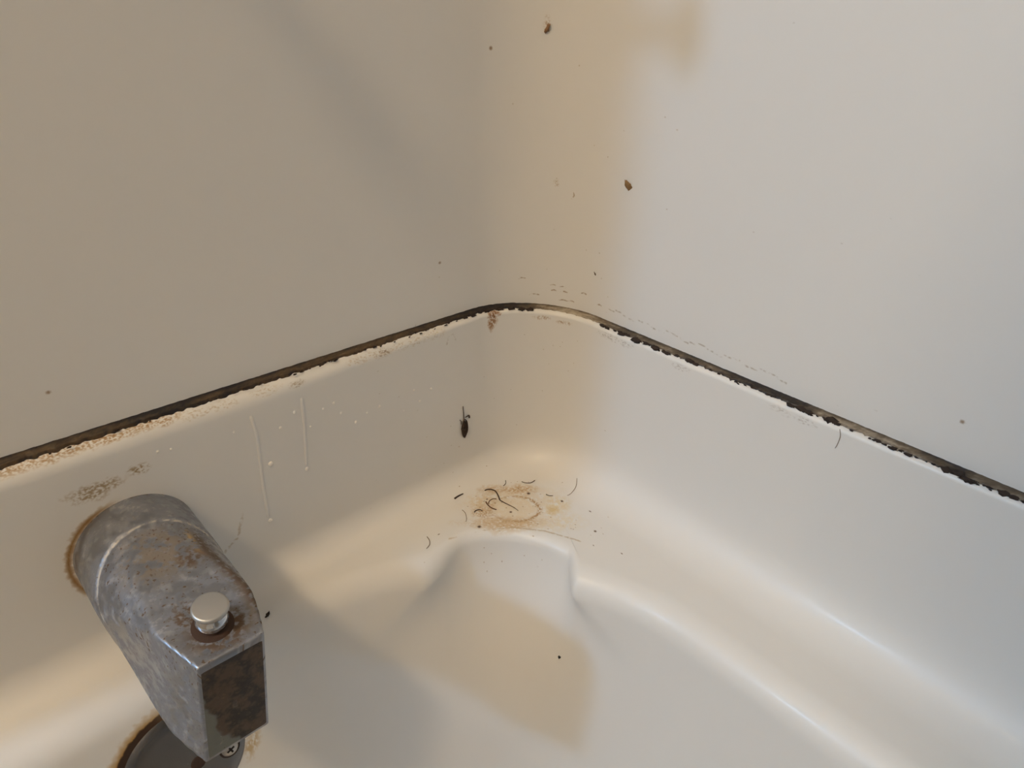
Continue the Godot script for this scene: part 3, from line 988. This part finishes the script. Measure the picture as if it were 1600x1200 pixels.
# ---------------------------------------------------------------- shower valve above the spout (its shadow falls on the long wall)
func build_valve():
	var t := thing("shower_valve", "chrome shower valve with a round knob on the plumbing wall above the spout", "faucet", Vector3(-WALL_BACK, 0.480, 0.304))
	var chrome := mat(srgb(190, 192, 196), 0.2, 1.0)
	var a := part("escutcheon", lathe([Vector2(0.006, 0.034), Vector2(0.016, 0.034), Vector2(0.018, 0.031), Vector2(0.018, 0.012), Vector2(0.020, 0.006), Vector2(0.022, 0.0)], 48), chrome, t)
	a.rotation = Vector3(0, 0, -PI / 2)
	var b := part("handle_stem", lathe([Vector2(0.007, 0.060), Vector2(0.007, 0.030)], 32), chrome, t)
	b.rotation = Vector3(0, 0, -PI / 2)
	var k := part("knob", lathe([Vector2(0.0001, 0.073), Vector2(0.012, 0.073), Vector2(0.016, 0.070), Vector2(0.017, 0.0655), Vector2(0.016, 0.061), Vector2(0.012, 0.058), Vector2(0.0001, 0.058)], 48), chrome, t)
	k.rotation = Vector3(0, 0, -PI / 2)

# ---------------------------------------------------------------- unseen curtain added behind the camera to shade the right of the long wall
func build_shade_curtain():
	var t := thing("shade_curtain", "unseen white curtain added to shade the right of the long wall", "curtain")
	var rod := part("rod", tube([Vector3(0.0, 1.62, 0.56), Vector3(0.75, 1.62, 0.56), Vector3(1.5, 1.62, 0.56)], 0.0125, 0.0125, 16), mat(srgb(190, 190, 190), 0.25, 1.0), t)
	rod.set_meta("label", "chrome rod of the added curtain")
	var w := 120
	var h := 40
	for side in [0]:
		var P := PackedVector3Array()
		for pass_i in 2:
			for j in h:
				var y := lerpf(1.60, 0.14, float(j) / (h - 1))
				var e: float = 0.263 + (y - 0.82) * 0.28 if y > 0.80 else 0.2574 + (0.80 - y) * 0.55  # free edge shaped for the shade it casts on the wall
				for i in w:
					var u := float(i) / (w - 1)
					var x := lerpf(e + 0.367 * (WARM_POS.x - 0.25), 1.45, u)
					var z := 0.545 + 0.022 * sin(u * 62.0) * (0.4 + 0.6 * float(j) / h)
					P.append(Vector3(x, y, z + (0.0012 if pass_i == 1 else 0.0)))
		var front := P.slice(0, w * h)
		part("curtain", grid_mesh(front, w, h, PackedVector2Array(), PackedColorArray(), false, false), mat(srgb(222, 214, 200), 0.7), t)

# ---------------------------------------------------------------- droplets, hairs, crumbs
func on_tub(p: Vector3, lift: float) -> Vector3:
	var P: PackedVector3Array = tub.P
	var w: int = tub.w
	var best := 1e9
	var bi := 0
	var bj := 0
	for j in tub.h:
		for i in TUB_VIS:
			var d := P[j * w + i].distance_squared_to(p)
			if d < best:
				best = d; bi = i; bj = j
	bi = clampi(bi, 1, TUB_VIS - 2)
	bj = clampi(bj, 1, tub.h - 2)
	var n := (P[bj * w + bi + 1] - P[bj * w + bi - 1]).cross(P[(bj + 1) * w + bi] - P[(bj - 1) * w + bi]).normalized()
	n = -n
	var c := P[bj * w + bi]
	return p - n * (p - c).dot(n) + n * lift

func hair(label: String, pts: Array, r0: float, r1: float, col: Color, lift := 0.0004):
	var q := []
	for p in pts: q.append(on_tub(p, lift))
	var o := part("hair", tube(q, r0, r1, 5), mat(col, 0.6), self)
	tag(o, label, "hair", "loose hairs on the tub")

func crumb(label: String, p: Vector3, size: Vector3, col: Color, tilt := 0.0):
	var o := part("crumb", lump(size, p.x * 900.0 + p.z * 500.0, 0.5), mat(col, 0.8), self)
	o.position = p
	o.rotation = Vector3(tilt, tilt * 0.7, tilt)
	tag(o, label, "crumb", "dirt crumbs")

func build_debris():
	var hb := srgb(74, 50, 32)
	# water droplets on the plumbing side flange
	var dome := lathe([Vector2(0.00002, 0.0006), Vector2(0.0006, 0.00052), Vector2(0.0010, 0.0003), Vector2(0.0012, 0.0)], 16)
	var dm := mat(srgb(238, 233, 224), 0.12)
	var k := 0
	var nth := ["", "", "third", "first", "second", "", "fourth", "sixth", "fifth", "seventh", "eighth", "tenth", "eleventh", "fourteenth", "sixteenth", "seventeenth", "fifteenth", "twelfth", "ninth", "thirteenth"]
	for p in [Vector3(0.002, 0.0804, 0.2248), Vector3(0.002, 0.0402, 0.2307), Vector3(0.002, 0.1103, 0.2425), Vector3(0.002, 0.1149, 0.2828), Vector3(0.002, 0.1136, 0.2762), Vector3(0.002, 0.0664, 0.2026), Vector3(0.002, 0.1023, 0.2156), Vector3(0.002, 0.0952, 0.1969), Vector3(0.002, 0.1091, 0.2057), Vector3(0.002, 0.1042, 0.1872), Vector3(0.002, 0.1055, 0.1796), Vector3(0.002, 0.0859, 0.1655), Vector3(0.002, 0.0894, 0.157), Vector3(0.002, 0.0695, 0.1244), Vector3(0.002, 0.0824, 0.1152), Vector3(0.002, 0.0884, 0.1052), Vector3(0.002, 0.0926, 0.1195), Vector3(0.002, 0.0905, 0.1472), Vector3(0.002, 0.0965, 0.1755), Vector3(0.002, 0.0799, 0.1286)]:
		var o := part("water_droplet", dome, dm, self)
		o.position = on_tub(p, 0.0)
		var s := 1.35 if k == 0 else (1.15 if k in [1, 5] else rng.randf_range(0.6, 0.9))
		o.basis = Basis(Vector3.BACK, -PI / 2).scaled(Vector3(s, s * 1.15, s))
		var lb := "tiny dried water drop on the tub wall, %s of the scatter from the spout side" % nth[k]
		if k == 0: lb = "largest pale water drop, halfway down the left dried run"
		elif k == 1: lb = "pale water drop at the foot of the left dried run"
		elif k == 5: lb = "pale water drop at the foot of the right dried run"
		tag(o, lb, "water drop", "dried water drops on the tub wall")
		k += 1
	# two thin raised runs of water
	for q in [["long thin water run down the tub wall right of the spout", [Vector3(0.002, 0.1180, 0.2319), Vector3(0.002, 0.1026, 0.2302), Vector3(0.002, 0.0758, 0.2311), Vector3(0.002, 0.0420, 0.2316)]], ["shorter thin water run on the tub wall, nearer the corner", [Vector3(0.002, 0.1180, 0.2003), Vector3(0.002, 0.0995, 0.2006), Vector3(0.002, 0.0680, 0.2028)]]]:
		var pts := []
		for p in q[1]: pts.append(on_tub(p, -0.0009))
		var o := part("water_run", tube(pts, 0.0014, 0.0014, 14), mat(ACRYLIC, 0.2), self)
		tag(o, q[0], "water run", "water runs on the tub wall")
	hair("dark curled hair across the top left of the brown stain", [Vector3(0.0254, 0, 0.076), Vector3(0.0261, 0, 0.0728), Vector3(0.0289, 0, 0.0707), Vector3(0.0322, 0, 0.0704), Vector3(0.0376, 0, 0.0726), Vector3(0.0416, 0, 0.0749)], 0.0005, 0.0005, hb)
	hair("thin hair running through the middle of the pale ring", [Vector3(0.0416, 0, 0.0749), Vector3(0.046, 0, 0.0744), Vector3(0.0507, 0, 0.0735), Vector3(0.0554, 0, 0.0727), Vector3(0.0599, 0, 0.073)], 0.0004, 0.00015, hb)
	hair("brown bent hair left of the pale ring", [Vector3(0.036, 0, 0.0838), Vector3(0.0398, 0, 0.0852), Vector3(0.0444, 0, 0.0855), Vector3(0.0485, 0, 0.0841)], 0.00045, 0.0004, srgb(96, 62, 36))
	hair("short looped hair touching the bent hair by the ring", [Vector3(0.0389, 0, 0.0757), Vector3(0.0371, 0, 0.0779), Vector3(0.0373, 0, 0.0812), Vector3(0.0395, 0, 0.0843)], 0.0003, 0.0003, srgb(110, 76, 46))
	hair("fine curved hair just above the brown stain", [Vector3(0.0353, 0, 0.047), Vector3(0.0385, 0, 0.0458), Vector3(0.041, 0, 0.0428), Vector3(0.0409, 0, 0.0379)], 0.00025, 0.0003, hb)
	hair("tiny hooked hair above the left of the stain", [Vector3(0.0261, 0, 0.0553), Vector3(0.0292, 0, 0.058), Vector3(0.0303, 0, 0.0616)], 0.0003, 0.0002, hb)
	hair("faint long hair on the deck right of the stain", [Vector3(0.0642, 0, 0.013), Vector3(0.0685, 0, 0.0204), Vector3(0.0704, 0, 0.0281), Vector3(0.0704, 0, 0.0329)], 0.00018, 0.00018, srgb(130, 108, 86))
	hair("hooked hair on the deck left of the notch", [Vector3(0.0391, 0, 0.1398), Vector3(0.0435, 0, 0.1408), Vector3(0.0471, 0, 0.1435), Vector3(0.0488, 0, 0.1474)], 0.00025, 0.0002, srgb(110, 88, 66))
	hair("short dark hair at the lower left of the stain", [Vector3(0.0402, 0, 0.0983), Vector3(0.0394, 0, 0.0959), Vector3(0.0406, 0, 0.0933), Vector3(0.043, 0, 0.0928)], 0.0004, 0.0003, hb)
	hair("pale curled hair left of the brown stain", [Vector3(0.0322, 0, 0.1032), Vector3(0.0365, 0, 0.1037), Vector3(0.0415, 0, 0.1066), Vector3(0.0445, 0, 0.1096)], 0.00018, 0.00018, srgb(140, 116, 92))
	hair("short thick hair at the upper right of the stain", [Vector3(0.0589, 0, 0.0439), Vector3(0.0616, 0, 0.0432), Vector3(0.0635, 0, 0.041)], 0.00035, 0.00025, srgb(96, 80, 60))
	hair("dark splinter-like hair lying left of the stain", [Vector3(0.0186, 0, 0.0995), Vector3(0.018, 0, 0.0955), Vector3(0.0181, 0, 0.0906)], 0.0008, 0.0004, srgb(60, 44, 34))
	hair("fine hair hanging from the seam on the long wall side", [Vector3(0.2345, 0.1275, 0.002), Vector3(0.2361, 0.1225, 0.002), Vector3(0.2359, 0.1174, 0.002), Vector3(0.2353, 0.1142, 0.002)], 0.00018, 0.00015, srgb(110, 96, 84))
	# matted clump stuck on the flange near the corner
	var t := thing("hair_clump", "matted dark clump of hair stuck on the tub wall near the corner", "hair clump", on_tub(Vector3(0.002, 0.0465, 0.0767), 0.0))
	var cm := mat(srgb(62, 46, 34), 0.75)
	for q in 12:
		var pts := []
		var wv := rng.randf_range(0.0003, 0.0030)
		var ph := rng.randf() * TAU
		for s in 9:
			var a := TAU * s / 8.0
			pts.append(Vector3(0.0006 + 0.0008 * rng.randf(), -0.0015 + sin(a) * rng.randf_range(0.004, 0.0082), cos(a + 0.3 * sin(ph)) * wv))
		part("strand", tube(pts, 0.0003, 0.0003, 5), cm, t)
	part("strand", tube([Vector3(0.0005, 0.018, 0.0009), Vector3(0.0005, 0.012, 0.0004), Vector3(0.0006, 0.004, 0.0)], 0.00025, 0.0004, 5), cm, t)
	part("strand", tube([Vector3(0.0005, 0.0075, 0.0042), Vector3(0.0006, 0.006, 0.003), Vector3(0.0006, 0.003, 0.0028)], 0.0003, 0.0003, 5), cm, t)
	part("strand", tube([Vector3(0.0005, 0.0055, -0.005), Vector3(0.0006, 0.008, -0.0045), Vector3(0.0006, 0.0075, -0.001)], 0.0006, 0.0003, 5), cm, t)
	# crumbs
	crumb("dark crumb stuck beside the spout tip on the tub edge", on_tub(Vector3(0.0331, -0.0001, 0.2532), 0.0003), Vector3(0.0013, 0.0008, 0.0018), srgb(40, 28, 18), 0.4)
	crumb("single black speck low on the bowl wall", on_tub(Vector3(0.1369, -0.0691, 0.1116), 0.0002), Vector3(0.0009, 0.0009, 0.0009), srgb(20, 16, 14))
	crumb("brown flake stuck on the long wall above the seam", wall_point(Vector3(0.0684, 0.2249, -0.0066)) + Vector3(0, 0, 0.0008), Vector3(0.0020, 0.0036, 0.0009), srgb(150, 116, 74), 0.3)
	crumb("small brown flake high up in the wall corner", wall_point(Vector3(0.0104, 0.3116, 0.0157)), Vector3(0.0013, 0.0028, 0.0013), srgb(140, 106, 74), -0.3)
	crumb("thin dark fleck on the wall just above the seam corner", wall_point(Vector3(0.0477, 0.1603, -0.0056)), Vector3(0.0005, 0.0019, 0.0004), srgb(84, 64, 46), 0.35)
